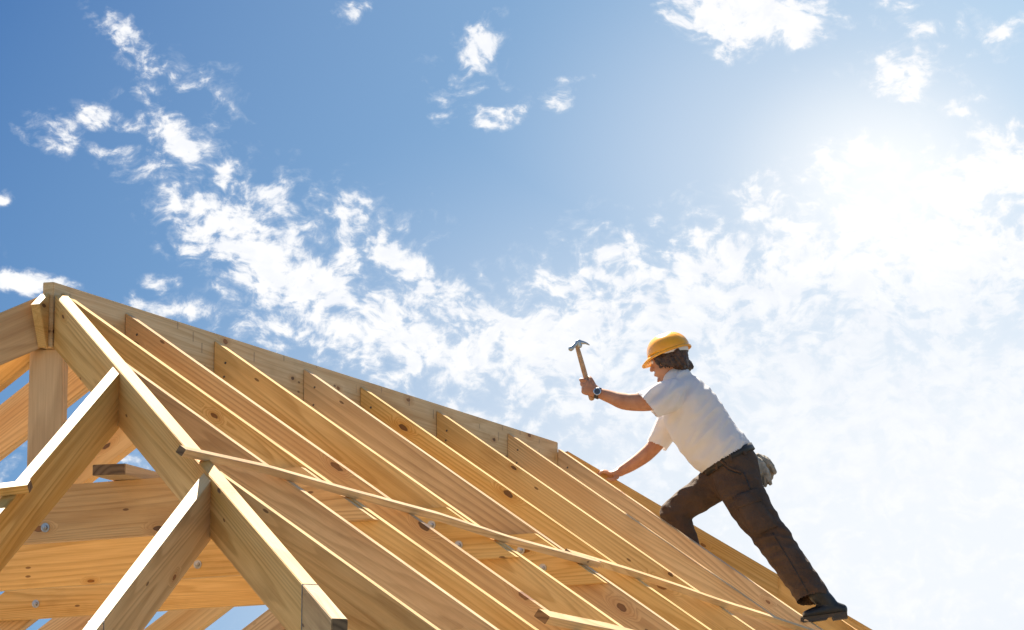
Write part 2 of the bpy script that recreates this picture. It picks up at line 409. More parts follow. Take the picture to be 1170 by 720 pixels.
prism('floor_slab', [(0, 0), (10.8, 0), (10.8, -.2), (0, -.2)], 5.2, [simple('concrete', (.22, .21, .195), .85, 0, (30, .4, .004), ((.16, .155, .145), 3))], frame((-2.5, 0, GROUND+.108), (1, 0, 0)))['kind'] = 'structure'
def ground():
    m, nt, b, out = newmat('dry_sandy_ground'); k = N(nt); tc = k.n('ShaderNodeTexCoord')
    n1 = k.noise(tc.outputs['Object'], .15, 6, .6); n2 = k.noise(tc.outputs['Object'], 4, 6, .65)
    c = k.mix(k.smooth(n1, .4, .6), (.085, .08, .07), (.06, .06, .048)); c = k.mix(k.smooth(n2, .35, .7, 0, .5), c, (.12, .11, .095))
    k.put(c, b.inputs['Base Color']); b.inputs['Roughness'].default_value = .95
    R_ = 3000; vs = [(0, 0, 0)]; fs = []
    rad = [4, 10, 30, 100, 400, R_]; seg = 48
    for rr in rad:
        for s in range(seg):
            a = 2*math.pi*s/seg; vs.append((rr*math.cos(a), rr*math.sin(a), 0 if rr < 40 else noise.noise(V((math.cos(a), math.sin(a), rr)))*.6-.4))
    for s in range(seg): fs.append((0, 1+s, 1+(s+1) % seg))
    for j in range(len(rad)-1):
        for s in range(seg):
            a = 1+j*seg; fs.append((a+s, a+seg+s, a+seg+(s+1) % seg, a+(s+1) % seg))
    o = mesh_obj('ground', vs, fs, m, None, Matrix.Translation((0, 0, GROUND))); o['kind'] = 'structure'
ground()

# ------------------------------------------------------------------ the man
WD = V((-math.cos(YAW), -math.sin(YAW), 0))           # horizontal, towards the viewer
MO = V((5.9, -.9, 0))
def at(px, py, w): return hit(px, py, WD, WD.dot(MO)+w)
MP = 1/211.0
man = empty('person', at(822, 620, .1)); MB_ = WORLD['person']; MI = MB_.inverted()
tag(man, 'man in yellow hard hat, white t-shirt and brown trousers leaning on the roof', 'person')

def tube_geo(chain, seg=20, sub=3, wax=WD):
    """closed tube along chain [(point, rN, rW)], rounded ends, elliptical sections"""
    pts = []; n = len(chain)
    P_ = [c[0] for c in chain]
    for i in range(n-1):
        p0 = P_[max(i-1, 0)]; p1 = P_[i]; p2 = P_[i+1]; p3 = P_[min(i+2, n-1)]
        for s in range(sub):
            t = s/sub; t2 = t*t; t3 = t2*t
            q = .5*((2*p1)+(p2-p0)*t+(2*p0-5*p1+4*p2-p3)*t2+(3*p1-p0-3*p2+p3)*t3)
            u = t*t*(3-2*t)*.5+t*.5
            pts.append((q, chain[i][1]*(1-u)+chain[i+1][1]*u, chain[i][2]*(1-u)+chain[i+1][2]*u))
    pts.append(chain[-1])
    # rounded caps
    def cap(p, pn, rn, rw):
        d = (p-pn).normalized(); out = []
        for a in (.35, .7, 1.05, 1.4): out.append((p+d*min(rn, rw)*math.sin(a), rn*math.cos(a), rw*math.cos(a)))
        return out
    pts = list(reversed(cap(pts[0][0], pts[1][0], pts[0][1], pts[0][2]))) + pts + cap(pts[-1][0], pts[-2][0], pts[-1][1], pts[-1][2])
    vs, fs = [], []
    for i, (p, rn, rw) in enumerate(pts):
        a = pts[max(i-1, 0)][0]; b = pts[min(i+1, len(pts)-1)][0]; t = (b-a).normalized()
        w = (wax - t*wax.dot(t))
        if w.length < .2: w = (V((0, 0, 1)) - t*t.z)
        w.normalize(); nn = t.cross(w)
        for s in range(seg):
            an = 2*math.pi*s/seg; vs.append(p + nn*(rn*math.cos(an)) + w*(rw*math.sin(an)))
    m = len(pts)
    for i in range(m-1):
        for s in range(seg): fs.append((i*seg+s, i*seg+(s+1) % seg, (i+1)*seg+(s+1) % seg, (i+1)*seg+s))
    fs.append(tuple(reversed(range(seg)))); fs.append(tuple(range((m-1)*seg, m*seg)))
    return vs, fs
def ell_geo(c, ax, seg=24, rings=14):
    """ellipsoid, ax = three half-axis vectors"""
    vs, fs = [], []
    for i in range(rings+1):
        a = math.pi*(i+.02)/(rings+.04)
        for s in range(seg):
            b = 2*math.pi*s/seg
            vs.append(c + ax[0]*(math.sin(a)*math.cos(b)) + ax[1]*(math.sin(a)*math.sin(b)) + ax[2]*math.cos(a))
    for i in range(rings):
        for s in range(seg): fs.append((i*seg+s, (i+1)*seg+s, (i+1)*seg+(s+1) % seg, i*seg+(s+1) % seg))
    fs.append(tuple(range(seg))); fs.append(tuple(reversed(range(rings*seg, (rings+1)*seg))))
    return vs, fs
def organic(name, geos, mat, voxel, smooth=4, disp=None, cuts=(), parent=man, relax=0):
    """one continuous surface grown from overlapping volumes"""
    vs, fs = [], []
    for g in geos:
        o = len(vs); vs += [MI @ p for p in g[0]]; fs += [tuple(i+o for i in f) for f in g[1]]
    me = bpy.data.meshes.new('tmp'); me.from_pydata([tuple(v) for v in vs], [], fs); me.update()
    bm = bmesh.new(); bm.from_mesh(me)
    isl = bm.faces[:]; bmesh.ops.recalc_face_normals(bm, faces=isl); bm.to_mesh(me); bm.free()
    tmp = bpy.data.objects.new('tmp', me); COL.objects.link(tmp)
    rm = tmp.modifiers.new('r', 'REMESH'); rm.mode = 'VOXEL'; rm.voxel_size = voxel; rm.use_smooth_shade = True
    if smooth:
        sm = tmp.modifiers.new('s', 'SMOOTH'); sm.factor = .5; sm.iterations = smooth
    dg = bpy.context.evaluated_depsgraph_get(); ev = tmp.evaluated_get(dg)
    m2 = bpy.data.meshes.new_from_object(ev); m2.name = name
    bpy.data.objects.remove(tmp)
    if disp:
        nr = [v.normal.copy() for v in m2.vertices]
        for v, n in zip(m2.vertices, nr):
            v.co = v.co + n*disp(MB_ @ v.co, n)
    if relax:
        bm = bmesh.new(); bm.from_mesh(m2)
        for _ in range(relax): bmesh.ops.smooth_vert(bm, verts=bm.verts, factor=.5, use_axis_x=True, use_axis_y=True, use_axis_z=True)
        bm.to_mesh(m2); bm.free()
    if cuts:
        bm = bmesh.new(); bm.from_mesh(m2); kill = []
        for f in bm.faces:
            c = MB_ @ f.calc_center_median()
            for cp, cn, cr in cuts:
                d = c-cp
                if d.dot(cn) > 0 and d.length < cr: kill.append(f); break
        bmesh.ops.delete(bm, geom=kill, context='FACES'); bm.to_mesh(m2); bm.free()
    m2.materials.clear(); m2.materials.append(mat)
    m2.polygons.foreach_set('use_smooth', [True]*len(m2.polygons)); m2.update()
    o = bpy.data.objects.new(name, m2); link(o, parent); set_world(o, MB_)
    return o
def C(px, py, w, rn, rw=None): return (at(px, py, w), rn, rn if rw is None else rw)

SN = V((math.sin(YAW), -math.cos(YAW), 0))            # picture right
UPZ = V((0, 0, 1))
# -- head frame: face turned left and a little away, tipped down
hd = (-SN*math.cos(math.radians(16)) - WD*math.sin(math.radians(16))).normalized()
hf = (hd*math.cos(math.radians(17)) - UPZ*math.sin(math.radians(17))).normalized()
hs = UPZ.cross(hf).normalized(); hu = hf.cross(hs).normalized()   # hs: his left (towards viewer)
if hs.dot(WD) < 0: hs = -hs; 
HC = at(763.5, 406, .02)
def H(f, s, u): return HC + hf*f + hs*s + hu*u
body = []
body.append(ell_geo(H(0, 0, 0), (hf*.097, hs*.076, hu*.105)))                    # cranium
body.append(ell_geo(H(.030, 0, -.062), (hf*.066, hs*.060, hu*.062)))             # face
body.append(tube_geo([(H(.035, 0, -.10), .040, .046), (H(.072, 0, -.117), .026, .028)]))  # jaw, chin
body.append(tube_geo([(H(.088, 0, -.015), .010, .009), (H(.108, 0, -.046), .012, .014)])) # nose
body.append(tube_geo([(H(.090, .030, .006), .010, .012), (H(.094, 0, .004), .010, .012), (H(.090, -.030, .006), .010, .012)], wax=hu))  # brow
body.append(tube_geo([(H(.088, .018, -.079), .008, .008), (H(.096, 0, -.079), .010, .010), (H(.088, -.018, -.079), .008, .008)], wax=hu))  # lips
for s in (1, -1): body.append(ell_geo(H(-.004, s*.073, -.030), (hf*.012, hs*.007, hu*.020)))   # ears
body.append(tube_geo([(at(782, 442, .0), .078, .088), (at(772, 426, .01), .055, .058), (H(-.020, 0, -.060), .052, .055)]))     # neck
# trunk under the clothes
body.append(tube_geo([C(836, 532, 0, .085, .11), C(822, 508, 0, .085, .11), C(806, 482, 0, .09, .12), C(790, 459, 0, .095, .15), C(782, 446, 0, .070, .125)]))
body.append(tube_geo([C(770, 444, .0, .050, .10), C(776, 463, .03, .060, .125)]))  # unseen chest fill, added to block sun entering through the shirt neck
# near arm (raised, holds the hammer)
body.append(tube_geo([C(779, 455, .12, .045), C(762, 456, .19, .048), C(740, 459, .22, .050), C(726, 459.5, .235, .0475), C(712, 458.5, .235, .044), C(697, 453.5, .225, .034), C(684, 449, .215, .0265, .030)]))
# far arm (supporting)
body.append(tube_geo([C(778, 462, -.12, .045), C(766, 483, -.18, .042), C(752, 505, -.22, .041), C(738, 519.5, -.24, .040), C(722, 531, -.255, .034), C(708, 539, -.265, .026, .030)]))
# near hand: back of the hand to the viewer, fingers closed round the handle
GW = .185                                             # depth of the handle centre line
HA, HBt = (658.5, 393), (677.5, 460)                  # handle line in the picture
def hl(t): return (HA[0]+(HBt[0]-HA[0])*t, HA[1]+(HBt[1]-HA[1])*t)
body.append(tube_geo([C(684, 449, .215, .026, .029), C(678, 446, .214, .034, .020), C(672, 443.5, .212, .041, .017), C(668.5, 442, .208, .040, .014)]))
for i, (ln_, rr) in enumerate([(1.0, .0098), (1.06, .0102), (1.0, .0098), (.85, .0088)]):
    yb = 434.2+i*5.1; xb = 665.6+i*1.35
    x2 = xb - 2.4*ln_; x3 = xb + .6; x4 = xb+5.5*ln_
    body.append(tube_geo([C(xb+3.5, yb+.4, .208, rr), C(xb, yb, .205, rr*1.05), C(x2, yb-.3, .186, rr), C(x3, yb-.2, .165, rr*.95), C(x4, yb+.6, .163, rr*.85)], seg=14))
body.append(tube_geo([C(678, 440, .205, .015), C(675.5, 434.5, .200, .0125), C(673, 431.3, .182, .0108), C(670, 430.8, .166, .009)], seg=14))   # thumb
# far hand resting on the hip
body.append(tube_geo([C(709, 539, -.265, .026, .030), C(702, 541.5, -.262, .021, .040), C(696, 542, -.26, .014, .042)]))
for i, (ln_, rr) in enumerate([(.9, .009), (1.05, .0095), (1.0, .009), (.8, .008)]):
    w0 = -.225-i*.024
    body.append(tube_geo([C(698, 542-i*.3, w0, rr), C(692, 539.6-i*.5, w0+.004, rr*1.05), C(692-5.0*ln_, 539.2-i*.2, w0+.006, rr*.95), C(692-8.2*ln_, 542.6, w0+.006, rr*.85)], seg=14))
body.append(tube_geo([C(705, 545, -.238, .013), C(700, 548, -.214, .011), C(694.5, 547.5, -.205, .0095)], seg=14))
# legs inside the trousers down to the ankles
body.append(tube_geo([C(840, 540, .05, .07), C(857, 582, .14, .065), C(884, 618, .22, .05), C(906, 648, .28, .045), C(922, 672, .325, .036)]))
body.append(tube_geo([C(834, 540, -.05, .065), C(802, 564, -.085, .055), C(774, 585, -.10, .045), C(782, 620, -.11, .045), C(790, 654, -.115, .034)]))
BODY = organic('body', body, SKIN, .0048, 3)

# -- hair
def hairdisp(p, n): 
    q = p*60; return .006*noise.noise(V((q.x*.6, q.y*.6, q.z*.25))) + .004*noise.noise(q*1.7)
hair = [ell_geo(H(-.012, 0, .006), (hf*.096, hs*.084, hu*.100)),
        ell_geo(H(.038, .050, -.008), (hf*.046, hs*.030, hu*.034)), ell_geo(H(.008, .062, -.030), (hf*.034, hs*.022, hu*.040)),
        ell_geo(H(-.044, 0, -.050), (hf*.054, hs*.080, hu*.062)),
        tube_geo([(H(-.052, .0, -.05), .030, .05), (H(-.058, .0, -.085), .022, .05), (H(-.060, .0, -.100), .010, .04)]),
        tube_geo([(H(-.045, .05, -.05), .035, .03), (H(-.060, .05, -.088), .020, .02), (H(-.062, .055, -.11), .007, .009)])]
for j in range(16):
    a = -.035 + .0075*j; 
    hair.append(tube_geo([(H(.055-j*.0085, .070+.006*math.sin(j), -.005), .011, .008), (H(.052-j*.0090+.006*math.sin(j*2.1), .080, -.034-.014*abs(math.sin(j*1.7))), .008, .006), (H(.046-j*.0095, .080, -.050-.020*abs(math.sin(j*1.3+1))-j*.0025), .004, .004)], seg=8))
    hair.append(tube_geo([(H(-.052-.002*j, .06-j*.009, -.05), .012, .01), (H(-.062-.002*j+.004*math.sin(j*3), .062-j*.009, -.084-.01*math.sin(j*2)), .009, .008), (H(-.070+.006*math.sin(j*1.9), .062-j*.009, -.104-.010*math.sin(j*1.1)), .004, .004)], seg=8))
HAIR = organic('hair', hair, HAIRM, .0036, 0, hairdisp, cuts=[(H(.066, 0, -.02), hf, .2)])

# -- shirt
def shirt_fold(p, n):
    d = p - MO
    u = d.dot(SN); v = d.z
    # folds fan from the armpit to the waist and hang loose at the front
    a = u*.60+v*.80; c_ = u*.80 - v*.60
    q = V((a*3.2, d.dot(WD)*5, c_*17)); f1 = noise.noise(q)
    q2 = V((a*8.0, d.dot(WD)*9+3, c_*36)); f2 = noise.noise(q2)
    fc = abs(n.dot(WD)); fc = fc*fc*(3-2*fc)
    return (.030*(1-abs(f1)*2.4)*.7 + .009*f2)*(.12+.88*fc) - .003*fc + .006*(1-fc)
def SP(st, n_): return (832-.51*st+.86*n_, 522-.86*st-.51*n_)
def SC(st, c_, h, rw, w=0.0): x, y = SP(st, c_); return C(x, y, w, h*MP, rw)
shirt = [tube_geo([SC(-8, -2, 29.5, .165), SC(6, -3.5, 31, .172), SC(25, -8.5, 32, .18), SC(48, -10, 33, .19), SC(72, -9, 31, .195), SC(90, -7.5, 25, .18), SC(102, -6, 17, .13)], seg=40),
         tube_geo([C(775, 455, .05, .10, .10), C(768, 452, .15, .082, .08), C(755, 456, .195, .078, .07), C(742.5, 462, .222, .076, .065), C(735, 465.5, .23, .078, .064)], seg=28),
         tube_geo([C(780, 458, -.08, .085, .09), C(771, 474, -.16, .075, .07), C(760, 492, -.205, .062, .062), C(751, 508, -.22, .050, .06), C(746, 517, -.228, .046, .058)], seg=28)]
x1, y1 = SP(0, 0)
d_near = (at(727, 476, .222)-at(755, 452, .222)).normalized(); d_far = (at(746, 517, -.22)-at(760, 488, -.22)).normalized(); d_sp = (at(832, 522, 0)-at(800, 468, 0)).normalized()
d_neck = (at(764, 412, .02)-at(777, 432, 0)).normalized()
SHIRTO = organic('t_shirt', shirt, SHIRT, .0065, 5, shirt_fold, relax=3, cuts=[(at(740, 463.5, .222), d_near, .118), (at(751.3, 509.5, -.22), d_far, .12), (at(*SP(-1, 0), 0), d_sp, .5), (at(771, 425, .0), d_neck, .075)])

# -- trousers
def trou_fold(p, n):
    q = V((p.x*7, p.y*7, p.z*17)); q2 = V((p.x*20, p.y*20, p.z*34+5))
    q3 = V((p.x*9-p.z*7, p.y*9, p.z*13+p.x*5)); fc = abs(n.dot(WD)); return (.009*(1-2.4*abs(noise.noise(q)))+.012*(.5-abs(noise.noise(q3)))+.0012*noise.noise(q2)-.002)*(.4+.6*fc)
tr = [tube_geo([C(832.5, 525, 0, .132, .155), C(838, 535, 0, .137, .165), C(840, 548, .0, .125, .16)], seg=36),
      tube_geo([C(839, 534, .05, .125, .11), C(846, 556, .09, .116, .11), C(858, 580, .14, .106, .105), C(874, 603, .19, .093, .092), C(889, 624, .235, .088, .088), C(905, 646, .28, .085, .085), C(921, 670, .32, .083, .083), C(931, 686, .345, .083, .086), C(936, 694, .35, .083, .086)], seg=28),
      tube_geo([C(836, 538, -.05, .115, .11), C(818, 552, -.075, .095, .10), C(798, 567, -.09, .085, .09), C(779, 580, -.10, .078, .08), C(769, 587, -.10, .068, .075)], seg=28),
      tube_geo([C(772, 586, -.10, .068, .075), C(779, 604, -.105, .064, .066), C(785, 628, -.11, .068, .068), C(790, 650, -.112, .072, .072), C(793, 660, -.112, .072, .072)], seg=28),
      tube_geo([C(884, 606, .22, .055, .06), C(893, 612, .25, .05, .055)], seg=20),
      # cargo pocket on the near thigh
      tube_geo([C(846, 572, .235, .045, .022), C(858, 588, .262, .062, .024), C(872, 604, .280, .060, .020)], seg=24)]
d_n = (at(936, 694, .35)-at(921, 670, .32)).normalized(); d_f = (at(790, 650, -.112)-at(785, 628, -.11)).normalized()
cutn = (at(930, 684.5, .34), (d_n*.9+SN*-.30-UPZ*.0).normalized(), .2)
TR = organic('trousers', tr, TROUS, .0058, 3, trou_fold, relax=1, cuts=[cutn, (at(788, 648, -.112), d_f, .15), (at(*SP(2, 0), 0), -d_sp, .5)])
from mathutils.bvhtree import BVHTree
bvh = BVHTree.FromPolygons([MB_ @ v.co for v in TR.data.vertices], [tuple(p.vertices) for p in TR.data.polygons])
def patch(name, rows, off, th, mat, n=9, sub=7, depth=False):
    """piece of cloth sewn on the trousers: rows = polylines (left edge, right edge) followed down the leg"""
    vs = []; fs = []; cols = 0
    Lr, Rr = rows
    def samp(l, t):
        x = t*(len(l)-1); i = min(int(x), len(l)-2); f_ = x-i; return (l[i][0]*(1-f_)+l[i+1][0]*f_, l[i][1]*(1-f_)+l[i+1][1]*f_)
    for j in range(n+1):
        a, b_ = samp(Lr, j/n), samp(Rr, j/n)
        for i in range(sub+1):
            px, py = a[0]+(b_[0]-a[0])*i/sub, a[1]+(b_[1]-a[1])*i/sub
            o_ = at(px, py, .9); d_ = (o_-CAM).normalized(); h_ = bvh.ray_cast(o_, d_)
            if h_[0] is None: h_ = bvh.find_nearest(at(px, py, .2))
            nr = h_[1] if h_[1].dot(WD) > 0 else -h_[1]
            vs.append(MI @ (h_[0] + nr*off))
    for j in range(n):
        for i in range(sub): a = j*(sub+1)+i; fs.append((a, a+1, a+sub+2, a+sub+1))
    o_ = mesh_obj(name, vs, fs, mat, TR, MB_, True)
    m_ = o_.modifiers.new('t', 'SOLIDIFY'); m_.thickness = th; m_.offset = 0
    return o_
patch('cargo_pocket', [[(843, 579), (852, 596), (863, 611)], [(868, 570), (879, 587), (889, 602)]], .006, .007, TROUS)
patch('pocket_flap', [[(838, 568), (843, 581)], [(864, 559), (870, 573)]], .010, .006, TROUS, 5, 7)
patch('seam', [[(849, 540), (857, 560)], [(850.2, 539.6), (858.2, 559.6)]], .0015, .003, BELT, 6, 1)
patch('seam', [[(882, 609), (897, 633), (911, 657), (926, 683)], [(883, 608.4), (898, 632.4), (912, 656.4), (927, 682.4)]], .0012, .003, BELT, 14, 1)
patch('pocket_edge', [[(823, 527), (833, 536), (846, 541)], [(824, 525), (834, 533.6), (847, 538.6)]], .003, .005, TROUS, 10, 2)
patch('seam', [[(822, 529), (832, 538), (846, 543)], [(822.6, 527.8), (832.6, 536.8), (846.6, 541.8)]], .0015, .003, BELT, 10, 1)
for bx, by in ((818, 531), (833, 522), (848, 514.5)):
    patch('belt_loop', [[(bx-1.6, by-3.5), (bx+1.2, by+6.5)], [(bx+1.4, by-4.6), (bx+4.2, by+5.5)]], .009, .004, TROUS, 4, 2)
# belt
def ring_band(name, c, t, rn, rw, half, mat, off=0.0, seg=48, parent=man, wax=WD):
    w = (wax-t*wax.dot(t)).normalized(); nn = t.cross(w); vs, fs = [], []
    prof = [(-half, 0), (-half, .004), (half, .004), (half, 0)]
    for a_, b_ in prof:
        for s in range(seg):
            an = 2*math.pi*s/seg; vs.append(MI @ (c+t*a_+nn*((rn+b_)*math.cos(an))+w*((rw+b_)*math.sin(an))))
    for i in range(4):
        for s in range(seg): fs.append((i*seg+s, i*seg+(s+1) % seg, ((i+1) % 4)*seg+(s+1) % seg, ((i+1) % 4)*seg+s))
    return mesh_obj(name, vs, fs, mat, parent, MB_, True)
ring_band('belt', at(*SP(-3.5, -.5), 0), -d_sp, .143, .163, .019, BELT)
for px, py in ((842, 573), (849, 580)):
    c = at(px, py, .255); vs, fs = ell_geo(c, (SN*.008, UPZ*.008, WD*.006), 12, 8)
    mesh_obj('pocket_stud', [MI@v for v in vs], fs, BUTTON, TR, MB_, True)

# -- boots
def boot(toe, heel, ank, w, top, label=None):
    """toe/heel/ankle/top are picture points; w depth"""
    T_, He, An, To = at(*toe, w), at(*heel, w-.02), at(*ank, w), at(*top, w)
    fwd = (T_-He).normalized(); side = WD; up = side.cross(fwd); up = up if up.z > 0 else -up
    Ls = (T_-He).length
    def Q(a, s, u): return He + fwd*(Ls*a) + side*s + up*u
    g = [tube_geo([(Q(.07, 0, .038), .028, .034), (Q(.30, 0, .048), .042, .038), (Q(.60, 0, .042), .032, .045), (Q(.86, .0, .034), .024, .040)], wax=side, seg=24),
         tube_geo([(Q(.30, 0, .055), .042, .038), (Q(.40, 0, .090), .046, .042), (To, .050, .048)], seg=24),
         ell_geo(Q(.08, 0, .034), (fwd*.030, side*.035, up*.034))]
    for j in range(4):
        g.append(tube_geo([(Q(.47-.04*j, -.025, .082+.020*j), .006, .006), (Q(.52-.04*j, 0, .090+.020*j), .006, .006), (Q(.47-.04*j, .028, .082+.020*j), .006, .006)], seg=8))
    b = organic('boot', g, BOOT, .0055, 2)
    vs, fs = [], []
    # sole with a heel block and arch notch
    prof = [(-.02, .022), (1.02, .022), (1.03, .004), (.97, -.006), (.45, -.006), (.40, .006), (.32, .006), (.30, -.014), (-.01, -.014)]
    wid = [.034, .036, .030, .044, .042, .034, .033, .037, .035]
    n = len(prof)
    for sgn in (-1, 1):
        for (a, u), ww in zip(prof, wid): vs.append(MI @ Q(a, sgn*ww, u))
    fs = [tuple(range(n)), tuple(reversed(range(n, 2*n)))]+[(i, n+i, n+(i+1) % n, (i+1) % n) for i in range(n)]
    mesh_obj('sole', vs, fs, SOLE, b, MB_)
    return b
boot((916, 711), (967, 704), (932, 684), .36, (934, 678))
boot((758, 676), (797, 678), (792, 665), -.115, (791, 654))

# -- hard hat
def hat():
    vs, fs = [], []
    seg, rings = 48, 16
    Ct = H(-.008, 0, .026)
    for i in range(rings+1):
        a = (math.pi/2)*i/rings
        for s in range(seg):
            b = 2*math.pi*s/seg; cs, sn = math.cos(b), math.sin(b)
            rr = math.cos(a)**.82 if i < rings else 0.001
            f = .118*cs*rr; sd = .099*sn*rr; u = .098*math.sin(a) - .012
            # raised ribs over the crown
            if abs(sd) < .020 and a > .15: u += .006; 
            if .034 < abs(sd) < .046 and a > .5: u += .003
            vs.append(Ct + hf*f + hs*sd + hu*u)
    for i in range(rings):
        for s in range(seg): fs.append((i*seg+s, i*seg+(s+1) % seg, (i+1)*seg+(s+1) % seg, (i+1)*seg+s))
    # brim: peak at the front, narrow rim elsewhere
    base = len(vs)
    for k_ in range(4):
        for s in range(seg):
            b = 2*math.pi*s/seg; cs, sn = math.cos(b), math.sin(b)
            pk = max(0, cs)**2.2
            ext = (.007+.036*pk)*(k_ if k_ < 3 else 2.0)/2
            dz = -.012 - .004*k_ - .020*pk*(min(k_, 2)/2) - (.004 if k_ == 3 else 0)
            vs.append(Ct + hf*((.118+ext)*cs) + hs*((.099+ext*.6)*sn) + hu*(dz + .010*max(0, -cs)))
    for k_ in range(3):
        for s in range(seg): fs.append((base+k_*seg+(s+1) % seg, base+k_*seg+s, base+(k_+1)*seg+s, base+(k_+1)*seg+(s+1) % seg))
    o = mesh_obj('hard_hat', [MI@v for v in vs], fs, HELM, man, MB_, True)
    m = o.modifiers.new('t', 'SOLIDIFY'); m.thickness = .003; m.offset = -1
    # white band of the inner harness seen below the rim at the back
    vs, fs = [], []
    for j, (u, g) in enumerate([(.018, 0), (-.030, -.004), (-.030, -.006), (.018, -.003)]):
        for s in range(seg):
            b = 2*math.pi*s/seg; dn = -.006*max(0, -math.cos(b))
            vs.append(MI @ (Ct + hf*((.108+g)*math.cos(b)) + hs*((.092+g)*math.sin(b)) + hu*(u+(dn if u < 0 else 0)+(.030*max(0, math.cos(b)) if u < 0 else 0))))
    for j in range(4):
        for s in range(seg): fs.append((j*seg+s, j*seg+(s+1) % seg, ((j+1) % 4)*seg+(s+1) % seg, ((j+1) % 4)*seg+s))
    mesh_obj('headband', vs, fs, BAND, o, MB_, True)
    return o
hat()
for s in (1, -1):
    vs, fs = ell_geo(H(.084, s*.030, -.012), (hf*.012, hs*.013, hu*.011), 14, 10); mesh_obj('eye', [MI@v for v in vs], fs, EYEM, man, MB_, True)

# -- watch
wt = (at(684, 449, .215)-at(697, 453.5, .225)).normalized(); wc = at(683.2, 449.3, .2155)
WT = ring_band('watch', wc, wt, .0275, .0315, .010, STRAP, seg=32)
wn = (WD*.88 - SN*.15 + UPZ*.12); wn = (wn - wt*wn.dot(wt)).normalized(); ws = wn.cross(wt)
def disc(c, ax, rad, h, mat, name, parent):
    a, b_, n = ax; vs, fs = [], []; seg = 28
    for hh, rr in ((0, rad), (h*.8, rad), (h, rad*.9), (h, .0005)):
        for s in range(seg):
            an = 2*math.pi*s/seg; vs.append(MI @ (c+n*hh+a*rr*math.cos(an)+b_*rr*math.sin(an)))
    for j in range(3):
        for s in range(seg): fs.append((j*seg+s, j*seg+(s+1) % seg, (j+1)*seg+(s+1) % seg, (j+1)*seg+s))
    return mesh_obj(name, vs, fs, mat, parent, MB_)
disc(wc+wn*.030, (wt, ws, wn), .0205, .010, WATCHM, 'watch_case', WT)
disc(wc+wn*.0402, (wt, ws, wn), .0155, .0012, DIAL, 'watch_dial', WT)

# -- hammer
hp = lambda t, w=GW: at(*hl(t), w)
haxis = (hp(0)-hp(1)).normalized(); hl_ = (hp(0)-hp(1)).length
HM = empty('hammer', hp(1)); HMI = WORLD['hammer'].inverted()
tag(HM, 'claw hammer with wooden handle raised in the man\'s fist', 'hammer')
MI_keep = MI
def hammer():
    g = tube_geo([(hp(.93), .0150, .012), (hp(.86), .0155, .0115), (hp(.7), .0125, .010), (hp(.45), .0135, .0105), (hp(.2), .0125, .009), (hp(.04), .0105, .008)], seg=20)
    mesh_obj('handle', [HMI@v for v in g[0]], g[1], HANDLE, HM, WORLD['hammer'], True)
    # striking face to the left and down, claws curving to the right
    c = hp(.0); k = at(*(HA[0]+2.4, HA[1]-2.2), GW)
    lx = (at(652.2, 398.5, GW+.015)); 
    vs, fs = [], []
    geos = [tube_geo([(lx, .0135, .0135), (lx+(k-lx)*.22, .0135, .0135), (lx+(k-lx)*.26, .0105, .0105), (lx+(k-lx)*.7, .011, .011), (k, .0165, .014), (k+(haxis*-.022), .014, .012)], seg=20)]
    for sg in (-1, 1):
        geos.append(tube_geo([(k, .015, .007), (at(665.5, 391.4, GW+sg*.006), .010, .006), (at(669.5, 392.2, GW+sg*.009), .006, .005), (at(673.3, 394.2, GW+sg*.011), .0028, .004)], seg=14))
    for gv, gf in geos:
        o_ = len(vs); vs += [HMI@v for v in gv]; fs += [tuple(i+o_ for i in f) for f in gf]
    mesh_obj('hammer_head', vs, fs, HEADM, HM, WORLD['hammer'], True)
hammer()

# -- work gloves tucked in the back pocket
def gloves():
    global MI, MB_
    g = []
    w0 = -.02
    g.append(tube_geo([C(861, 523, w0+.03, .022, .03), C(868, 533, w0+.05, .034, .028), C(875, 543, w0+.05, .030, .026)], seg=20))
    for i, (x, y) in enumerate(((868, 553), (874, 556), (880, 555))):
        g.append(tube_geo([C(869+i*3, 537, w0+.045+i*.01, .016), C(870+i*4, 547, w0+.05+i*.01, .0135), C(x, y-2, w0+.05+i*.008, .011)], seg=14))
    g.append(tube_geo([C(872, 526, w0, .020), C(880, 531, w0, .018), C(885, 540, w0, .0135)], seg=14))
    g.append(tube_geo([C(866, 522, w0-.02, .018, .03), C(876, 527, w0-.03, .022, .03), C(881, 538, w0-.03, .018, .02), C(879, 548, w0-.03, .014)], seg=16))
    g.append(tube_geo([C(862, 522, w0+.06, .014), C(865, 530, w0+.085, .016), C(868, 541, w0+.085, .012)], seg=14))
    e = empty('work_gloves', at(868, 520, 0)); keep = (MI, MB_)
    MB_ = WORLD['work_gloves']; MI = MB_.inverted()
    o = organic('glove', g, GLOVE, .005, 2, lambda p, n: .005*noise.noise(p*55)+.003*noise.noise(p*110), parent=e)
    MI, MB_ = keep
    tag(e, 'worn grey leather work gloves hanging from the man\'s back pocket', 'gloves')
gloves()

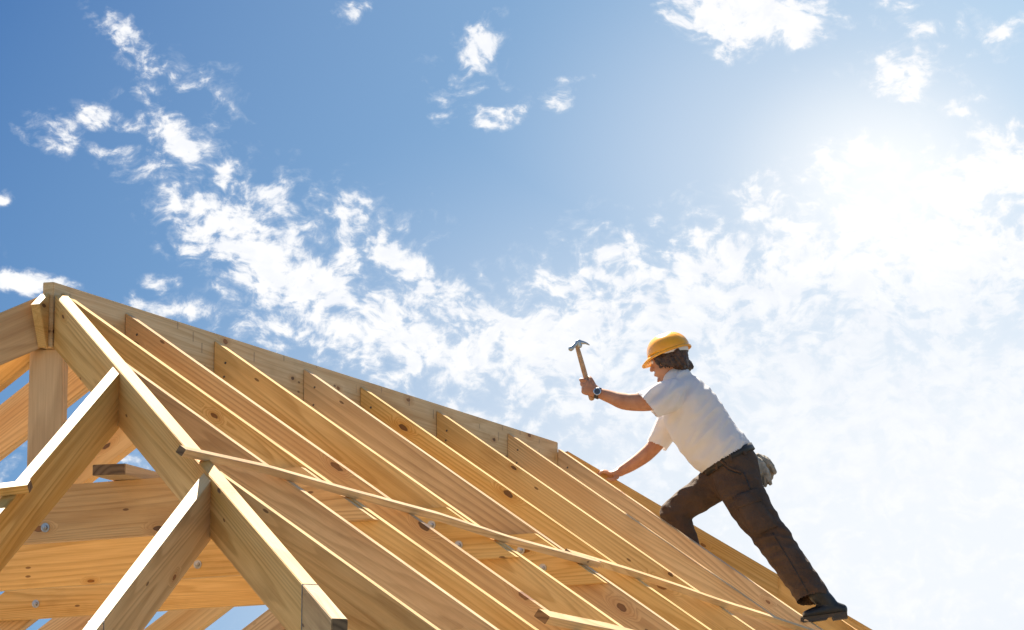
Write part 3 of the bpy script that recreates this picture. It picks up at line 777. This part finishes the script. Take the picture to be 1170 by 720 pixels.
# ------------------------------------------------------------------ camera, light, sky
cd = bpy.data.cameras.new('camera'); cam = bpy.data.objects.new('camera', cd); COL.objects.link(cam)
M = Matrix((RX, UX, -FX)).transposed().to_4x4(); M.translation = CAM; cam.matrix_world = M
cd.sensor_fit = 'HORIZONTAL'; cd.sensor_width = 36; cd.lens = FPX/1170*36; cd.clip_end = 9000; cd.clip_start = .1
scene.camera = cam
SUN_AZ, SUN_EL = math.radians(41), math.radians(48)      # direction towards the sun, measured from +x towards +y
sd = V((math.cos(SUN_EL)*math.cos(SUN_AZ), math.cos(SUN_EL)*math.sin(SUN_AZ), math.sin(SUN_EL)))
ld = bpy.data.lights.new('sun', 'SUN'); lo = bpy.data.objects.new('sun', ld); COL.objects.link(lo)
ld.energy = 5.0; ld.angle = math.radians(.5); ld.color = (1, .90, .74)
lo.rotation_euler = sd.to_track_quat('Z', 'Y').to_euler(); lo.location = sd*60

w = bpy.data.worlds.new('World'); scene.world = w; w.use_nodes = True; nt = w.node_tree; nt.nodes.clear(); k = N(nt)
out = k.n('ShaderNodeOutputWorld'); bg = k.n('ShaderNodeBackground'); nt.links.new(bg.outputs[0], out.inputs[0])
sky = k.n('ShaderNodeTexSky', sky_type='NISHITA'); sky.sun_disc = False; sky.sun_elevation = SUN_EL; sky.sun_rotation = math.pi/2-SUN_AZ
sky.air_density = 1.0; sky.dust_density = .6; sky.ozone_density = 1.5
bg.inputs['Strength'].default_value = .0505
geo = k.n('ShaderNodeTexCoord')
dirv = k.vmath('NORMALIZE', geo.outputs['Generated']).outputs[0]
def dot(v): return k.vmath('DOT_PRODUCT', dirv, tuple(v)).outputs['Value']
# flat map of the sky round the bearing of the roof (unit: 1/45 of a radian)
fz = k.math('MAXIMUM', dot(FX), .05)
U_ = k.math('MULTIPLY', k.math('DIVIDE', dot(RX), fz), 45.0); V_ = k.math('MULTIPLY', k.math('DIVIDE', dot(UX), fz), 45.0)
cb = k.n('ShaderNodeCombineXYZ'); k.put(U_, cb.inputs[0]); k.put(V_, cb.inputs[1]); UV = cb.outputs[0]
def blob(px, py, rx, ry, rot=0, hgt=1.0, soft=.25):
    m = k.n('ShaderNodeMapping', vector_type='TEXTURE'); k.put(UV, m.inputs['Vector'])
    m.inputs['Location'].default_value = ((px-585)/100, -(py-360)/100, 0); m.inputs['Rotation'].default_value = (0, 0, math.radians(-rot)); m.inputs['Scale'].default_value = (rx/100, ry/100, 1)
    ln_ = k.n('ShaderNodeVectorMath', operation='LENGTH'); k.put(m.outputs[0], ln_.inputs[0])
    return k.smooth(ln_.outputs['Value'], 1.0+soft, max(0, 1.0-soft*2), 0, hgt)
def maxall(l):
    a = l[0]
    for b_ in l[1:]: a = k.math('MAXIMUM', a, b_)
    return a
BL = [ # px, py, rx, ry, rotation (clockwise), density, softness
    (55, 150, 42, 26, 12, .80, .7), (122, 138, 50, 17, 16, .92, .6), (138, 38, 62, 24, 50, .72, .8), (165, 72, 55, 22, 42, .66, .8), (195, 98, 70, 22, -14, .64, .8),
    (208, 160, 78, 30, 38, .92, .6), (165, 192, 62, 26, 18, .82, .7), (250, 205, 55, 38, 30, .85, .7), (250, 122, 36, 18, 40, .6, .8), (225, 130, 90, 60, 40, .42, .8),
    (270, 265, 130, 62, 22, 1.12, .5), (335, 315, 135, 66, 20, 1.12, .5), (290, 225, 120, 34, 30, .72, .7), (402, 242, 30, 48, -12, .90, .6), (455, 305, 78, 34, 22, .92, .6), (438, 268, 14, 20, 0, .9, .6), (380, 280, 150, 90, 20, .55, .8),
    (200, 352, 72, 20, 8, .88, .6), (185, 323, 30, 13, 0, .75, .6), (300, 372, 90, 26, 10, .80, .7), (420, 378, 170, 46, 12, 1.08, .6), (500, 402, 165, 55, 14, 1.1, .6), (645, 322, 88, 30, -16, .92, .6), (620, 400, 190, 80, 0, 1.10, .7), (590, 350, 160, 60, -6, .66, .8),
    (25, 322, 70, 17, 8, 1.25, .4), (2, 228, 18, 13, 0, .95, .5), (405, 12, 34, 17, -20, .85, .6), (545, 48, 46, 30, -40, .95, .6), (572, 132, 46, 18, -20, .90, .6), (655, 90, 30, 8, -5, .8, .5), (500, 132, 18, 7, 0, .6, .6), (530, 100, 60, 60, -40, .45, .8), (640, 110, 40, 20, -20, .5, .8),
    (860, 18, 118, 40, 6, 1.25, .4), (842, 56, 44, 24, 0, 1.0, .5), (1035, 92, 62, 30, -22, .98, .5), (1085, 122, 36, 17, 20, .85, .6), (1062, 34, 48, 14, -4, .85, .6), (1022, 6, 36, 12, 0, .8, .6), (1148, 32, 46, 14, -22, .85, .6), (1060, 70, 140, 90, 0, .40, .8),
    (880, 215, 70, 28, -18, .85, .7), (960, 185, 80, 34, -20, .85, .7), (1140, 195, 95, 60, -10, 1.15, .5), (800, 245, 46, 14, -10, .80, .7), (740, 262, 26, 10, -10, .65, .7), (880, 260, 150, 50, -12, .8, .8),
    (820, 330, 260, 100, -8, 1.0, .8), (1060, 300, 240, 120, -8, 1.15, .8), (380, 300, 170, 100, 20, .72, .7), (470, 350, 150, 70, 18, .8, .7), (1000, 480, 520, 180, 0, 1.0, .7), (900, 690, 600, 130, 0, .80, .8), (60, 560, 130, 60, 0, .6, .9), (560, 480, 140, 40, 8, .75, .8), (-250, 300, 200, 120, 10, .85, .8), (1500, 200, 260, 180, 0, 1.0, .8)]
cover = maxall([blob(*b_) for b_ in BL])
wn_ = k.n('ShaderNodeTexNoise'); wn_.inputs['Scale'].default_value = 1.1; wn_.inputs['Detail'].default_value = 3; k.put(UV, wn_.inputs['Vector'])
warp = k.vmath('SCALE', k.vmath('SUBTRACT', wn_.outputs['Color'], (.5, .5, .5)).outputs[0]); warp.inputs['Scale'].default_value = .55
UVw = k.vmath('ADD', UV, warp.outputs[0]).outputs[0]
UVs = k.vmath('MULTIPLY', UVw, (1.0, 1.35, 1)).outputs[0]
n_big = k.noise(UVs, 1.7, 3, .55); n_mid = k.noise(UVs, 4.4, 10, .61, .08)
fb = k.math('ADD', k.math('MULTIPLY', n_big, .9), k.math('MULTIPLY_ADD', n_mid, 1.25, -.575))
amp = k.smooth(cover, 0, .45, .3, 1.0)
den = k.math('ADD', k.math('MULTIPLY_ADD', cover, .56, .285), k.math('MULTIPLY', k.math('SUBTRACT', fb, .5), amp))
mask = k.smooth(den, .54, .88)
thin = k.smooth(den, .44, .80, 0, .30)
mask = k.math('MAXIMUM', mask, thin)
# veil and glare round the bright part of the sky at the right
gl = blob(1010, 225, 340, 250, 0, .80, .60); gl2 = blob(1015, 208, 115, 92, 0, .68, .9)
veil = blob(1080, 620, 780, 430, -4, .97, .45)
bluemix = k.smooth(U_, -6.2, 6.0, 0, 1, 'LINEAR'); lowmix = k.smooth(V_, 3.6, -3.6, 0, 1, 'LINEAR')
B0 = k.mix(bluemix, (.50, 1.30, 3.05), (2.5, 3.9, 5.4))
B1 = k.mix(k.math('MULTIPLY', lowmix, .45), B0, (2.2, 4.0, 5.8))
haze = k.math('MAXIMUM', k.math('MULTIPLY', gl, .80), veil)
B2 = k.mix(haze, B1, (6.0, 6.22, 6.5))
cshade = k.smooth(k.noise(UVs, 3.2, 5, .6), .35, .7, 0, .5)
cc = k.mix(cshade, (6.7, 6.7, 6.75), (5.3, 5.6, 6.15))
B3 = k.mix(k.math('MULTIPLY', mask, k.smooth(veil, .3, .95, 1, .55)), B2, cc)
B4 = k.mix(k.math('MULTIPLY', gl2, .85), B3, (7.6, 7.5, 7.3))
inside = k.smooth(dot(FX), .93, .975)
B5 = k.vmath('SCALE', B4); B5.inputs['Scale'].default_value = .945; vis = k.mix(inside, sky.outputs[0], B5.outputs[0])
nt.links.new(vis, bg.inputs['Color'])

scene.view_settings.view_transform = 'Standard'; scene.view_settings.look = 'None'; scene.view_settings.gamma = 1
scene.view_settings.use_curve_mapping = False
scene.view_settings.exposure = 1.7
scene.render.engine = 'CYCLES'
scene.cycles.max_bounces = 8; scene.cycles.diffuse_bounces = 6
scene.cycles.use_denoising = True
scene.render.film_transparent = False
